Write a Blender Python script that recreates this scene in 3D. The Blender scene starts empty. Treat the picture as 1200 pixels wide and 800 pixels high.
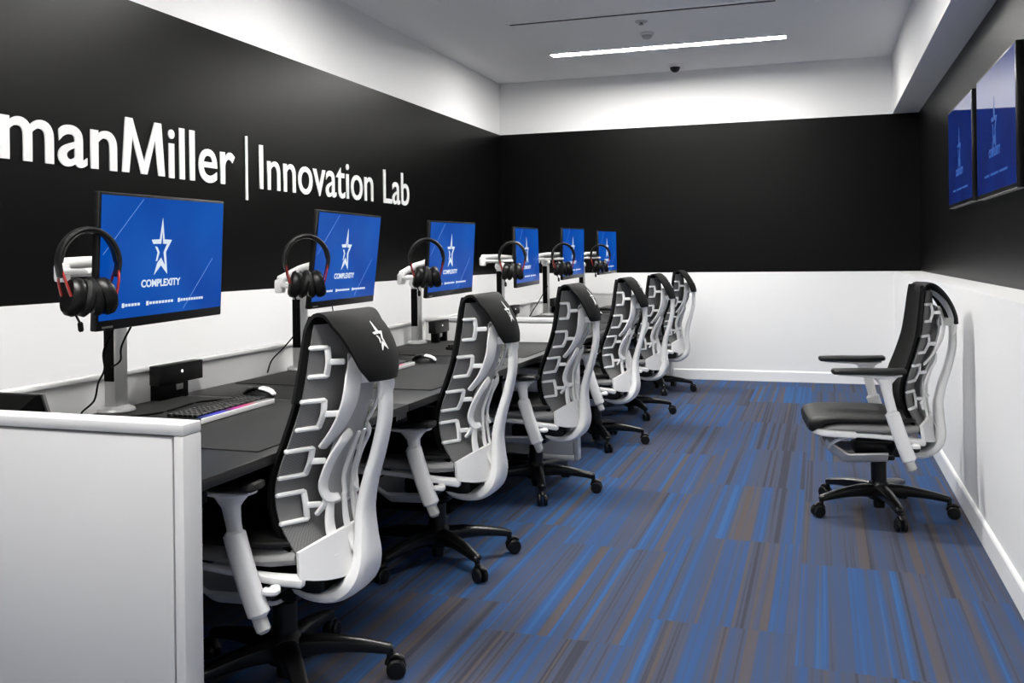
import bpy, bmesh, math, random
from mathutils import Vector, Matrix, Euler
random.seed(7)
SC = bpy.context.scene
COL = SC.collection
PI = math.pi

# ------------------------------------------------------------------ materials
def mat(name, base=(.8, .8, .8), rough=.5, metal=0.0, spec=.5, coat=0.0, emit=None, estr=1.0):
    m = bpy.data.materials.new(name); m.use_nodes = True
    b = m.node_tree.nodes['Principled BSDF']
    b.inputs['Base Color'].default_value = (*base, 1)
    b.inputs['Roughness'].default_value = rough
    b.inputs['Metallic'].default_value = metal
    b.inputs['Specular IOR Level'].default_value = spec
    b.inputs['Coat Weight'].default_value = coat
    if emit:
        b.inputs['Emission Color'].default_value = (*emit, 1)
        b.inputs['Emission Strength'].default_value = estr
    return m

def noise_bump(m, scale=60, strength=.1, dist=.002, rough_var=None):
    nt = m.node_tree; b = nt.nodes['Principled BSDF']
    tc = nt.nodes.new('ShaderNodeTexCoord')
    n = nt.nodes.new('ShaderNodeTexNoise'); n.inputs['Scale'].default_value = scale
    n.inputs['Detail'].default_value = 3
    nt.links.new(tc.outputs['Object'], n.inputs['Vector'])
    bp = nt.nodes.new('ShaderNodeBump'); bp.inputs['Strength'].default_value = strength
    bp.inputs['Distance'].default_value = dist
    nt.links.new(n.outputs['Fac'], bp.inputs['Height'])
    nt.links.new(bp.outputs['Normal'], b.inputs['Normal'])
    if rough_var:
        r = nt.nodes.new('ShaderNodeMapRange')
        r.inputs['To Min'].default_value, r.inputs['To Max'].default_value = rough_var
        nt.links.new(n.outputs['Fac'], r.inputs['Value'])
        nt.links.new(r.outputs['Result'], b.inputs['Roughness'])
    return m

M = {}
M['white_paint'] = noise_bump(mat('white_paint', (.80, .80, .80), .5), 120, .04)
M['ceiling_paint'] = noise_bump(mat('ceiling_paint', (.90, .90, .90), .8, spec=.2), 120, .04)
M['black_paint'] = noise_bump(mat('black_paint', (.0014, .0014, .0014), .36, spec=.13), 90, .03)
M['trim_paint'] = noise_bump(mat('trim_paint', (.84, .84, .84), .35), 50, .02)
M['laminate'] = noise_bump(mat('white_laminate', (.62, .62, .62), .4), 200, .02)
M['laminate_in'] = noise_bump(mat('white_laminate_inset', (.60, .60, .60), .45), 200, .02)
M['chair_white'] = noise_bump(mat('white_chair_plastic', (.80, .80, .80), .32), 300, .03)
M['chair_grey'] = noise_bump(mat('grey_chair_plastic', (.45, .45, .45), .4), 300, .03)
M['fabric'] = noise_bump(mat('black_fabric', (.004, .004, .004), .85, spec=.15), 500, .35, .002)
M['cover'] = noise_bump(mat('black_stretch_cover', (.006, .006, .006), .75, spec=.2), 700, .25, .001)
M['black_plastic'] = noise_bump(mat('black_plastic', (.004, .004, .004), .35, spec=.3), 250, .05)
M['black_gloss'] = mat('black_gloss_plastic', (.004, .004, .004), .28, spec=.35)
M['matte_black'] = noise_bump(mat('matte_black', (.0015, .0015, .0015), .7, spec=.08), 200, .1)
M['desk_top'] = noise_bump(mat('black_desk_laminate', (.012, .012, .012), .38, spec=.3), 300, .05)
M['desk_mat'] = noise_bump(mat('black_cloth_mat', (.018, .018, .018), .7, spec=.2), 900, .3, .0006)
M['metal'] = noise_bump(mat('brushed_aluminium', (.58, .58, .58), .38, metal=.7), 200, .04)
M['metal_white'] = noise_bump(mat('white_metal', (.75, .75, .75), .35), 200, .03)
M['grey_metal'] = noise_bump(mat('grey_metal', (.22, .22, .22), .4, metal=.3), 200, .03)
M['red'] = mat('red_anodised', (.35, .02, .015), .3, metal=.5)
M['leather'] = noise_bump(mat('black_leatherette', (.005, .005, .005), .42, spec=.35), 250, .2, .001)
M['letter'] = mat('white_letter', (.9, .9, .9), .4)
M['thread'] = noise_bump(mat('white_thread', (.85, .85, .85), .6), 800, .2, .001)
M['lamp'] = mat('lamp_diffuser', (.9, .9, .9), .5, emit=(1, .98, .945), estr=180)
M['led_dot'] = mat('led_dot', (.8, .8, .8), .4, emit=(1, 1, 1), estr=1.0)
M['seat_cloth'] = noise_bump(mat('black_seat_fabric', (.007, .007, .007), .5, spec=.3), 500, .2, .001)
M['seat_mesh'] = noise_bump(mat('grey_seat_mesh', (.28, .28, .28), .6, spec=.3), 700, .3, .001)
M['pan_grey'] = noise_bump(mat('pale_grey_plastic', (.62, .62, .62), .4), 300, .03)
M['mark'] = mat('grey_mark', (.16, .16, .16), .5)
M['outlet'] = mat('outlet_plastic', (.72, .72, .72), .4)
M['dark_slot'] = mat('dark_slot', (.01, .01, .01), .8)

def mesh_fabric():
    m = mat('grey_suspension_mesh', (.15, .15, .15), .6, spec=.3)
    nt = m.node_tree; b = nt.nodes['Principled BSDF']
    tc = nt.nodes.new('ShaderNodeTexCoord')
    mp = nt.nodes.new('ShaderNodeMapping'); mp.inputs['Scale'].default_value = (420, 420, 420)
    ck = nt.nodes.new('ShaderNodeTexChecker'); ck.inputs['Scale'].default_value = 1
    ck.inputs['Color1'].default_value = (.19, .19, .19, 1); ck.inputs['Color2'].default_value = (.10, .10, .10, 1)
    nt.links.new(tc.outputs['Object'], mp.inputs['Vector']); nt.links.new(mp.outputs['Vector'], ck.inputs['Vector'])
    nt.links.new(ck.outputs['Color'], b.inputs['Base Color'])
    return m
M['membrane'] = mesh_fabric()

def screen_mat(name, c0, c1, strength, rough, spec, coat=0):
    m = mat(name, (.002, .002, .003), rough, spec=spec)
    nt = m.node_tree; b = nt.nodes['Principled BSDF']
    tc = nt.nodes.new('ShaderNodeTexCoord')
    n = nt.nodes.new('ShaderNodeTexNoise'); n.inputs['Scale'].default_value = 3.5; n.inputs['Detail'].default_value = 1
    nt.links.new(tc.outputs['Object'], n.inputs['Vector'])
    cr = nt.nodes.new('ShaderNodeValToRGB')
    cr.color_ramp.elements[0].position = .3; cr.color_ramp.elements[0].color = (*c0, 1)
    cr.color_ramp.elements[1].position = .7; cr.color_ramp.elements[1].color = (*c1, 1)
    nt.links.new(n.outputs['Fac'], cr.inputs['Fac'])
    nt.links.new(cr.outputs['Color'], b.inputs['Emission Color'])
    b.inputs['Emission Strength'].default_value = strength
    b.inputs['Coat Weight'].default_value = coat; b.inputs['Coat IOR'].default_value = 1.7; b.inputs['Coat Roughness'].default_value = rough
    return m
M['screen'] = screen_mat('monitor_screen', (.000, .054, .35), (.001, .086, .44), 1.0, .3, .10)
M['tv_screen'] = screen_mat('tv_screen', (.000, .018, .20), (.000, .028, .27), 1.0, .04, 1.0, 1.0)
M['screen_white'] = mat('screen_white', (.02, .02, .02), .2, emit=(.78, .88, 1), estr=.85)
M['screen_line'] = mat('screen_line', (.02, .02, .02), .2, emit=(.12, .28, .75), estr=.9)
M['tv_white'] = mat('tv_logo', (.02, .02, .02), .2, emit=(.02, .085, .33), estr=1)

def rgb_mat():
    m = mat('rgb_light_bar', (.02, .02, .02), .3)
    nt = m.node_tree; b = nt.nodes['Principled BSDF']
    tc = nt.nodes.new('ShaderNodeTexCoord'); sp = nt.nodes.new('ShaderNodeSeparateXYZ')
    nt.links.new(tc.outputs['Object'], sp.inputs[0])
    mr = nt.nodes.new('ShaderNodeMapRange'); mr.inputs['From Min'].default_value = -.22; mr.inputs['From Max'].default_value = .22
    nt.links.new(sp.outputs['Y'], mr.inputs['Value'])
    cr = nt.nodes.new('ShaderNodeValToRGB'); e = cr.color_ramp.elements
    e[0].position = 0; e[0].color = (.0, .02, .12, 1)
    e[1].position = 1; e[1].color = (.02, .02, .02, 1)
    for p, c in ((.18, (.02, .03, .55)), (.30, (.05, .02, .5)), (.36, (.02, .01, .05)), (.42, (.45, .02, .35)), (.58, (.6, .02, .2)), (.68, (.55, .12, .16)), (.78, (.3, .3, .3))):
        x = e.new(p); x.color = (*c, 1)
    nt.links.new(mr.outputs['Result'], cr.inputs['Fac']); nt.links.new(cr.outputs['Color'], b.inputs['Emission Color'])
    b.inputs['Emission Strength'].default_value = 1.0
    return m
M['rgb'] = rgb_mat()

def carpet_mat():
    m = mat('striped_carpet', (.1, .1, .2), .95, spec=.1)
    nt = m.node_tree; b = nt.nodes['Principled BSDF']; L = nt.links.new
    def N(t, **k):
        n = nt.nodes.new(t)
        for a, v in k.items(): setattr(n, a, v)
        return n
    def math_(op, a, bb=None):
        n = N('ShaderNodeMath', operation=op)
        for i, v in enumerate((a, bb)):
            if v is None: continue
            if isinstance(v, (int, float)): n.inputs[i].default_value = v
            else: L(v, n.inputs[i])
        return n.outputs[0]
    geo = N('ShaderNodeNewGeometry'); sp = N('ShaderNodeSeparateXYZ'); L(geo.outputs['Position'], sp.inputs[0])
    x, y = sp.outputs['X'], sp.outputs['Y']
    cx = math_('FLOOR', math_('DIVIDE', math_('ADD', x, 10.1), .5))         # plank column
    wn0 = N('ShaderNodeTexWhiteNoise', noise_dimensions='1D'); L(cx, wn0.inputs['W'])
    yo = math_('ADD', math_('ADD', y, 20.0), math_('MULTIPLY', math_('FLOOR', math_('MULTIPLY', wn0.outputs['Value'], 3.99)), .25))
    cy = math_('FLOOR', math_('DIVIDE', yo, 1.0))                             # plank row
    # per plank
    cb = N('ShaderNodeCombineXYZ'); L(cx, cb.inputs[0]); L(cy, cb.inputs[1])
    wp = N('ShaderNodeTexWhiteNoise', noise_dimensions='3D'); L(cb.outputs[0], wp.inputs['Vector'])
    # broad stripes: noise over x, seeded per plank, stretched along y
    def stripes(width, stretch, seedscale):
        c = N('ShaderNodeCombineXYZ')
        L(math_('DIVIDE', x, width), c.inputs[0]); L(math_('DIVIDE', y, stretch), c.inputs[1])
        L(math_('MULTIPLY', wp.outputs['Value'], seedscale), c.inputs[2])
        n = N('ShaderNodeTexNoise'); n.inputs['Scale'].default_value = 1; n.inputs['Detail'].default_value = 1.5
        L(c.outputs[0], n.inputs['Vector']); return n.outputs['Fac']
    s1 = stripes(.036, 9.0, 60); s2 = stripes(.010, 2.2, 90); s3 = stripes(.028, 7.0, 33)
    mix = math_('ADD', math_('MULTIPLY', s1, .72), math_('MULTIPLY', s2, .28))
    mix = math_('ADD', mix, math_('MULTIPLY', math_('SUBTRACT', wp.outputs['Value'], .5), .12))
    cr = N('ShaderNodeValToRGB'); e = cr.color_ramp.elements
    e[0].position = .36; e[0].color = (.040, .043, .060, 1)
    e[1].position = .66; e[1].color = (.031, .092, .220, 1)
    for p, c in ((.43, (.058, .064, .094)), (.49, (.049, .065, .116)), (.54, (.038, .066, .142)), (.60, (.028, .071, .180))):
        q = e.new(p); q.color = (*c, 1)
    L(mix, cr.inputs['Fac'])
    br = N('ShaderNodeMapRange'); br.inputs['From Min'].default_value = .60; br.inputs['From Max'].default_value = .66
    L(s3, br.inputs['Value'])
    mx = N('ShaderNodeMix', data_type='RGBA'); L(math_('MULTIPLY', br.outputs['Result'], .85), mx.inputs['Factor']); L(cr.outputs['Color'], mx.inputs['A'])
    mx.inputs['B'].default_value = (.084, .069, .066, 1)
    L(mx.outputs['Result'], b.inputs['Base Color'])
    nb = N('ShaderNodeTexNoise'); nb.inputs['Scale'].default_value = 400; L(geo.outputs['Position'], nb.inputs['Vector'])
    bp = N('ShaderNodeBump'); bp.inputs['Strength'].default_value = .4; bp.inputs['Distance'].default_value = .004
    L(nb.outputs['Fac'], bp.inputs['Height']); L(bp.outputs['Normal'], b.inputs['Normal'])
    return m
M['carpet'] = carpet_mat()

# ------------------------------------------------------------------ mesh helpers
class MB:
    def __init__(s): s.bm = bmesh.new()
    def box(s, c, d, bevel=0, rot=None, segs=2):
        r = bmesh.ops.create_cube(s.bm, size=1)
        vs = r['verts']
        bmesh.ops.scale(s.bm, vec=Vector(d), verts=vs)
        if bevel:
            es = list({e for v in vs for e in v.link_edges})
            rb = bmesh.ops.bevel(s.bm, geom=es, offset=bevel, segments=segs, profile=.5, affect='EDGES')
            vs = list({v for f in rb['faces'] for v in f.verts} | {v for v in vs if v.is_valid})
        mtx = Matrix.Translation(Vector(c)) @ (rot.to_4x4() if rot else Matrix())
        bmesh.ops.transform(s.bm, matrix=mtx, verts=vs)
        return s
    def ring_loft(s, rings, cap=True):
        rows = [[s.bm.verts.new(p) for p in r] for r in rings]
        n = len(rows[0])
        for a, b in zip(rows, rows[1:]):
            for i in range(n):
                j = (i + 1) % n
                s.bm.faces.new((a[i], a[j], b[j], b[i]))
        if cap:
            s.bm.faces.new(rows[0][::-1]); s.bm.faces.new(rows[-1])
        return s
    def sweep(s, pts, ws, hs, side=(0, 1, 0), n=12, p=2.6, cap_round=True):
        """section: width ws along `side`, thickness hs across it; superellipse p"""
        pts = [Vector(q) for q in pts]; N = len(pts)
        if not isinstance(ws, (list, tuple)): ws = [ws] * N
        if not isinstance(hs, (list, tuple)): hs = [hs] * N
        rings = []
        def ring(c, t, w, h):
            sd = Vector(side); sd = (sd - t * sd.dot(t))
            if sd.length < 1e-5: sd = Vector((1, 0, 0)) - t * t.x
            sd.normalize(); nn = t.cross(sd)
            out = []
            for k in range(n):
                a = 2 * PI * k / n
                ca, sa = math.cos(a), math.sin(a)
                out.append(c + sd * (w / 2) * math.copysign(abs(ca) ** (2 / p), ca) + nn * (h / 2) * math.copysign(abs(sa) ** (2 / p), sa))
            return out
        T = []
        for i in range(N):
            a = pts[max(0, i - 1)]; b = pts[min(N - 1, i + 1)]
            T.append((b - a).normalized())
        if cap_round:
            d = min(ws[0], hs[0]) * .3
            rings.append(ring(pts[0] - T[0] * d, T[0], ws[0] * .55, hs[0] * .55))
        for i in range(N): rings.append(ring(pts[i], T[i], ws[i], hs[i]))
        if cap_round:
            d = min(ws[-1], hs[-1]) * .3
            rings.append(ring(pts[-1] + T[-1] * d, T[-1], ws[-1] * .55, hs[-1] * .55))
        return s.ring_loft(rings)
    def tube(s, pts, r, n=10, **k):
        d = [2 * q for q in r] if isinstance(r, (list, tuple)) else 2 * r
        return s.sweep(pts, d, d, n=n, p=2, **k)
    def cyl(s, a, b, r, n=20, bevel=.0, r2=None):
        a, b = Vector(a), Vector(b); t = (b - a).normalized(); L = (b - a).length
        r2 = r if r2 is None else r2
        sd = t.orthogonal().normalized(); nn = t.cross(sd)
        def ring(c, rr): return [c + (sd * math.cos(2 * PI * k / n) + nn * math.sin(2 * PI * k / n)) * rr for k in range(n)]
        if bevel:
            return s.ring_loft([ring(a, r - bevel), ring(a + t * bevel, r), ring(b - t * bevel, r2), ring(b, r2 - bevel)])
        return s.ring_loft([ring(a, r), ring(b, r2)])
    def shell(s, fn, na, nb, th):
        """closed thin shell of a parametric surface fn(a,b), a,b in [0,1]; th along -normal"""
        P = [[Vector(fn(i / na, j / nb)) for j in range(nb + 1)] for i in range(na + 1)]
        Nn = []
        for i in range(na + 1):
            row = []
            for j in range(nb + 1):
                du = P[min(na, i + 1)][j] - P[max(0, i - 1)][j]
                dv = P[i][min(nb, j + 1)] - P[i][max(0, j - 1)]
                c = du.cross(dv); row.append(c.normalized() if c.length > 1e-9 else Vector((0, 0, 1)))
            Nn.append(row)
        A = [[s.bm.verts.new(P[i][j]) for j in range(nb + 1)] for i in range(na + 1)]
        B = [[s.bm.verts.new(P[i][j] - Nn[i][j] * th) for j in range(nb + 1)] for i in range(na + 1)]
        for i in range(na):
            for j in range(nb):
                s.bm.faces.new((A[i][j], A[i + 1][j], A[i + 1][j + 1], A[i][j + 1]))
                s.bm.faces.new((B[i][j], B[i][j + 1], B[i + 1][j + 1], B[i + 1][j]))
        def rim(a, b):
            for k in range(len(a) - 1):
                s.bm.faces.new((a[k], a[k + 1], b[k + 1], b[k]))
        rim([A[i][0] for i in range(na + 1)][::-1], [B[i][0] for i in range(na + 1)][::-1])
        rim([A[i][nb] for i in range(na + 1)], [B[i][nb] for i in range(na + 1)])
        rim(A[0], B[0]); rim(A[na][::-1], B[na][::-1])
        return s
    def prism(s, poly, f0, f1):
        """poly: 2-D points; f0/f1 map (x,y) to front and back 3-D points"""
        a = [s.bm.verts.new(f0(*q)) for q in poly]; b = [s.bm.verts.new(f1(*q)) for q in poly]
        n = len(poly)
        s.bm.faces.new(a); s.bm.faces.new(b[::-1])
        for i in range(n):
            j = (i + 1) % n; s.bm.faces.new((a[j], a[i], b[i], b[j]))
        return s
    def lathe(s, prof, c=(0, 0, 0), axis='Z', n=24):
        c = Vector(c); rings = []
        for r, h in prof:
            rg = []
            for k in range(n):
                a = 2 * PI * k / n; x, y = r * math.cos(a), r * math.sin(a)
                rg.append(c + (Vector((x, y, h)) if axis == 'Z' else Vector((x, h, y)) if axis == 'Y' else Vector((h, x, y))))
            rings.append(rg)
        return s.ring_loft(rings)
    def build(s, name, m, parent=None, kind=None, smooth=35, loc=None):
        bmesh.ops.recalc_face_normals(s.bm, faces=s.bm.faces)
        me = bpy.data.meshes.new(name); s.bm.to_mesh(me); s.bm.free()
        for q in (m if isinstance(m, (list, tuple)) else [m]): me.materials.append(M[q])
        if smooth:
            for p in me.polygons: p.use_smooth = True
            me.set_sharp_from_angle(angle=math.radians(smooth))
        o = bpy.data.objects.new(name, me); COL.objects.link(o)
        if parent: o.parent = parent
        if kind: o['kind'] = kind
        if loc: o.location = loc
        return o

def tag(o, label, cat, group=None):
    o['label'] = label; o['category'] = cat
    if group: o['group'] = group
    return o
def thing(name, label, cat, loc=(0, 0, 0), rz=0, group=None):
    o = bpy.data.objects.new(name, None); o.empty_display_size = .1; COL.objects.link(o)
    o.location = loc; o.rotation_euler = (0, 0, rz)
    return tag(o, label, cat, group)
def dup(root, loc, rz=0, label=None):
    r = root.copy(); COL.objects.link(r); r.location = loc; r.rotation_euler = (0, 0, rz)
    if label: r['label'] = label
    for ch in list(root.children):
        c = ch.copy(); COL.objects.link(c); c.parent = r
        for g in list(ch.children):
            d = g.copy(); COL.objects.link(d); d.parent = c
    return r
def lerp(a, b, t): return a + (b - a) * t
def interp(tab, x):
    if x <= tab[0][0]: return tab[0][1]
    for (x0, y0), (x1, y1) in zip(tab, tab[1:]):
        if x <= x1:
            t = (x - x0) / (x1 - x0); return y0 + (y1 - y0) * t
    return tab[-1][1]
def smooth_tab(tab, step):
    """Catmull-Rom resample of a table"""
    out = []; xs = [t[0] for t in tab]
    x = xs[0]
    def cr(x):
        for i in range(len(tab) - 1):
            if x <= tab[i + 1][0] + 1e-9:
                p0 = tab[max(0, i - 1)]; p1 = tab[i]; p2 = tab[i + 1]; p3 = tab[min(len(tab) - 1, i + 2)]
                h = p2[0] - p1[0]; t = (x - p1[0]) / h
                m1 = (p2[1] - p0[1]) / max(1e-9, p2[0] - p0[0]) * h; m2 = (p3[1] - p1[1]) / max(1e-9, p3[0] - p1[0]) * h
                return (2*t**3-3*t*t+1)*p1[1] + (t**3-2*t*t+t)*m1 + (-2*t**3+3*t*t)*p2[1] + (t**3-t*t)*m2
        return tab[-1][1]
    while x < xs[-1] - 1e-6:
        out.append((x, cr(x))); x += step
    out.append((xs[-1], tab[-1][1])); return out
def spline(pts, n=6):
    pts = [Vector(p) for p in pts]; out = []
    for i in range(len(pts) - 1):
        p0 = pts[max(0, i - 1)]; p1 = pts[i]; p2 = pts[i + 1]; p3 = pts[min(len(pts) - 1, i + 2)]
        for k in range(n):
            t = k / n
            out.append(.5 * ((2 * p1) + (p2 - p0) * t + (2 * p0 - 5 * p1 + 4 * p2 - p3) * t * t + (3 * p1 - p0 - 3 * p2 + p3) * t ** 3))
    out.append(pts[-1]); return out
def vlerp(vals, n):
    out = []
    for i in range(len(vals) - 1):
        for k in range(n): out.append(lerp(vals[i], vals[i + 1], k / n))
    out.append(vals[-1]); return out

# ------------------------------------------------------------------ the room
XL, XR, XB, YB, YF = -3.29, .889, .66, 9.60, -3.2
ZC, ZT, ZB = 3.134, 2.58, 1.083
fl = MB().box(((XL + XR) / 2, (YB + YF) / 2, -.05), (XR - XL + .4, YB - YF + .4, .1)).build('floor', 'carpet', kind='structure', smooth=0)
ce = MB().box(((XL + XR) / 2, (YB + YF) / 2, ZC + .05), (XR - XL + .4, YB - YF + .4, .1)).build('ceiling', 'ceiling_paint', kind='structure', smooth=0)

def banded_wall(name, boxes):
    """boxes: (centre, size, material index 0 white / 1 black)"""
    b = MB()
    for c, d, mi in boxes:
        n0 = len(b.bm.faces); b.box(c, d)
        for f in list(b.bm.faces)[n0:]: f.material_index = mi
    return b.build(name, ['white_paint', 'black_paint'], kind='structure', smooth=0)
def zspan(z0, z1): return (z0 + z1) / 2, z1 - z0
Ly = YB - YF; cy = (YB + YF) / 2
def seg(z0, z1): return (z0 + z1) / 2
banded_wall('wall_left', [((XL - .06, cy, seg(z0, z1)), (.12, Ly, z1 - z0), mi) for z0, z1, mi in ((0, ZB, 0), (ZB, ZT, 1), (ZT, ZC, 0))])
banded_wall('wall_back', [(((XL + XR) / 2, YB + .06, seg(z0, z1)), (XR - XL + .24, .12, z1 - z0), mi) for z0, z1, mi in ((0, ZB, 0), (ZB, ZT, 1), (ZT, ZC, 0))])
banded_wall('wall_front', [(((XL + XR) / 2, YF - .06, seg(z0, z1)), (XR - XL + .24, .12, z1 - z0), mi) for z0, z1, mi in ((0, ZB, 0), (ZB, ZT, 1), (ZT, ZC, 0))])
MB().box((XB + .1145, cy, ZB / 2), (XR - XB, Ly, ZB)).build('trim_2', 'white_paint', kind='structure', smooth=0)
banded_wall('wall_right', [((XR + .06, cy, ZB / 2), (.12, Ly, ZB), 0), ((XR + .06, cy, seg(ZB, ZT)), (.12, Ly, ZT - ZB), 1), ((XR + .06, cy, seg(ZT, ZC)), (.12, Ly, ZC - ZT), 0)])
# the boxed-out soffit over the right wall
sf = MB().box(((XB + XR) / 2, cy, seg(ZT, ZC)), (XR - XB, Ly, ZC - ZT)).build('trim_1', 'white_paint', kind='structure', smooth=0)
def baseboard(name, a, b, h=.105, t=.014):
    a, b = Vector(a), Vector(b); d = (b - a).normalized(); nrm = Vector((-d.y, d.x, 0))
    prof = [(0, 0), (t, 0), (t, h - .012), (t - .004, h - .004), (t - .008, h), (0, h)]
    m = MB(); m.ring_loft([[p + nrm * q[0] + Vector((0, 0, q[1])) for q in prof] for p in (a, b)])
    return m.build(name, 'trim_paint', kind='structure', smooth=0)
baseboard('baseboard_right', (XB, YF, 0), (XB, YB, 0))
baseboard('baseboard_back', (XB, YB, 0), (XL, YB, 0))
baseboard('baseboard_left', (XL, YB, 0), (XL, YF, 0))

# ------------------------------------------------------------------ ceiling fittings
def linear_light(y, x0=-2.35, x1=-.27, label='', yskew=.0):
    t = thing('linear_ceiling_light', label, 'ceiling light', ((x0 + x1) / 2, y, ZC), 0, 'linear ceiling lights')
    L = x1 - x0
    f = MB()
    for yy in (-.062, .062): f.box((0, yy, -.006), (L + .03, .012, .016), .002)
    for xx in (-L / 2 - .009, L / 2 + .009): f.box((xx, 0, -.006), (.012, .136, .016), .002)
    f.build('frame', 'trim_paint', t)
    MB().box((0, 0, -.004), (L, .112, .008), .002).build('diffuser', 'lamp', t)
    return t
LIGHT_Y = (8.38, 5.0, 1.6, -1.8)
ll = linear_light(8.38, label='long glowing white linear light recessed in the ceiling near the black end wall')
del ll['group']
for yy in LIGHT_Y[1:]:
    o = dup(ll, (-1.31, yy, ZC), 0, 'recessed linear ceiling light over the first bench' if yy == 5.0 else 'recessed linear ceiling light just in front of the camera' if yy == 1.6 else 'recessed linear ceiling light behind the camera')

t = thing('slot_diffuser', 'long thin black air slot in the ceiling in front of the glowing light', 'air vent', (-1.33, 7.16, ZC), 0)
MB().box((0, 0, -.003), (2.06, .05, .008), .001).build('slot', 'dark_slot', t)
f = MB()
for yy in (-.028, .028): f.box((0, yy, -.004), (2.09, .008, .012), .001)
for xx in (-1.04, 1.04): f.box((xx, 0, -.004), (.01, .06, .012), .001)
f.build('trim_frame', 'ceiling_paint', t)

t = thing('smoke_detector', 'small round white smoke detector on the ceiling between slot and light', 'smoke detector', (-1.372, 7.845, ZC))
MB().lathe([(.058, 0), (.06, -.012), (.055, -.02), (.05, -.022)]).build('base', 'outlet', t)
MB().lathe([(.044, -.020), (.042, -.036), (.030, -.048), (.012, -.052)]).build('sensor_dome', 'chair_grey', t)
t = thing('sprinkler_head', 'flat pale sprinkler cover plate on the ceiling beside the black slot', 'sprinkler', (-1.345, 7.44, ZC))
MB().lathe([(.05, 0), (.05, -.006), (.042, -.010)]).build('cover_plate', 'chair_grey', t)
MB().lathe([(.012, -.009), (.012, -.022), (.02, -.024), (.02, -.028)]).build('deflector', 'grey_metal', t)
t = thing('dome_camera', 'small black dome security camera under the ceiling nearest the end wall', 'camera', (-1.344, 9.255, ZC))
MB().lathe([(.06, 0), (.062, -.018), (.055, -.028)]).build('mount_ring', 'metal_white', t)
MB().lathe([(.050, -.024), (.048, -.045), (.036, -.066), (.016, -.078), (.004, -.080)]).build('dome', 'black_gloss', t)

t = thing('wall_outlet', 'small white outlet plate low on the white end wall behind the last chair', 'outlet', (-1.44, YB, .60))
MB().box((0, -.004, 0), (.075, .008, .12), .003).build('plate', 'outlet', t)
f = MB()
for zz in (.025, -.025):
    for xx in (-.010, .010): f.box((xx, -.0085, zz), (.004, .003, .014))
f.build('socket_slots', 'dark_slot', t)

# ------------------------------------------------------------------ wall lettering
def text_mesh(body, offset=0.0, depth=.006):
    cu = bpy.data.curves.new('letters', 'FONT'); cu.body = body; cu.extrude = depth / 2; cu.offset = offset
    cu.resolution_u = 6
    o = bpy.data.objects.new('letters', cu); COL.objects.link(o)
    bpy.context.view_layer.update()
    dg = bpy.context.evaluated_depsgraph_get()
    me = bpy.data.meshes.new_from_object(o.evaluated_get(dg))
    bpy.data.objects.remove(o); bpy.data.curves.remove(cu)
    me.materials.clear()
    return me
def text_into(bm, body, w0, w1, z0, cap, fmap, offset=0.0, depth=.006):
    """fit the text to w0..w1 across and cap height, map (w,z,d) to 3-D"""
    me = text_mesh(body, offset, depth)
    xs = [v.co.x for v in me.vertices]; x0, x1 = min(xs), max(xs)
    capf = .70
    b2 = bmesh.new(); b2.from_mesh(me)
    for v in b2.verts:
        v.co = Vector(fmap(w0 + (v.co.x - x0) / (x1 - x0) * (w1 - w0), z0 + v.co.y / capf * cap, v.co.z))
    tmp = bpy.data.meshes.new('tmp'); b2.to_mesh(tmp); b2.free()
    bm.from_mesh(tmp); bpy.data.meshes.remove(tmp); bpy.data.meshes.remove(me)
sign = thing('wall_lettering', 'large white company and room name lettering on the black left wall', 'wall sign', (XL, 4.9, 1.85))
wmap = lambda w, z, d: (d + .004, w - 4.9, z - 1.85)
b = MB()
text_into(b.bm, 'Her', 2.50, 3.035, 1.715, .275, wmap, .018)
text_into(b.bm, 'man', 3.075, 3.768, 1.715, .275, wmap, .013)
mw = lambda q: 3.803 + q * .318
b.prism([(mw(0), 1.712), (mw(.155), 1.712), (mw(.235), 1.895), (mw(.43), 1.712), (mw(.57), 1.712), (mw(.765), 1.895), (mw(.845), 1.712), (mw(1), 1.712), (mw(.92), 1.987), (mw(.76), 1.987), (mw(.50), 1.775), (mw(.24), 1.987), (mw(.08), 1.987)],
        lambda w, z: wmap(w, z, .003), lambda w, z: wmap(w, z, -.003))
text_into(b.bm, 'iller', 4.152, 4.743, 1.712, .275, wmap, .010)
b.build('company_name', 'letter', sign, smooth=0)
MB().box((.004, 4.864 - 4.9, -.03), (.006, .022, .385)).build('divider_bar', 'letter', sign, smooth=0)
b = MB()
text_into(b.bm, 'Innovation', 5.0, 6.545, 1.706, .275, wmap, .004)
b.build('room_name', 'letter', sign, smooth=0)
b = MB()
text_into(b.bm, 'Lab', 6.725, 7.21, 1.706, .268, wmap, .004)
b.build('room_name', 'letter', sign, smooth=0)

# ------------------------------------------------------------------ star emblem
S_O = [(387, 120), (412, 265), (499, 268), (432, 350), (452, 500), (377, 440), (301, 503), (340, 400), (266, 268), (357, 265)]
S_I = [(386, 205), (398, 295), (442, 296), (404, 352), (424, 442), (377, 388), (334, 425), (338, 400), (285, 296), (374, 295)]
def star_polys():
    nz = lambda q: ((q[0] - 383) / 190, (312 - q[1]) / 190)
    P = []
    for i in (0, 1, 2, 3, 4, 5, 8, 9):
        j = (i + 1) % 10
        P.append([nz(S_O[i]), nz(S_O[j]), nz(S_I[j]), nz(S_I[i])])
    P.append([nz(q) for q in ((305, 312), (332, 316), (358, 352), (335, 408), (318, 412), (336, 352))])
    return P
def add_star(mb, size, f):
    """f(x,y,d): x,y in metres about the emblem's centre, d off the surface"""
    for poly in star_polys():
        mb.prism(poly, lambda x, y: f(x * size, y * size, .0016), lambda x, y: f(x * size, y * size, 0))
    return mb

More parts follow.
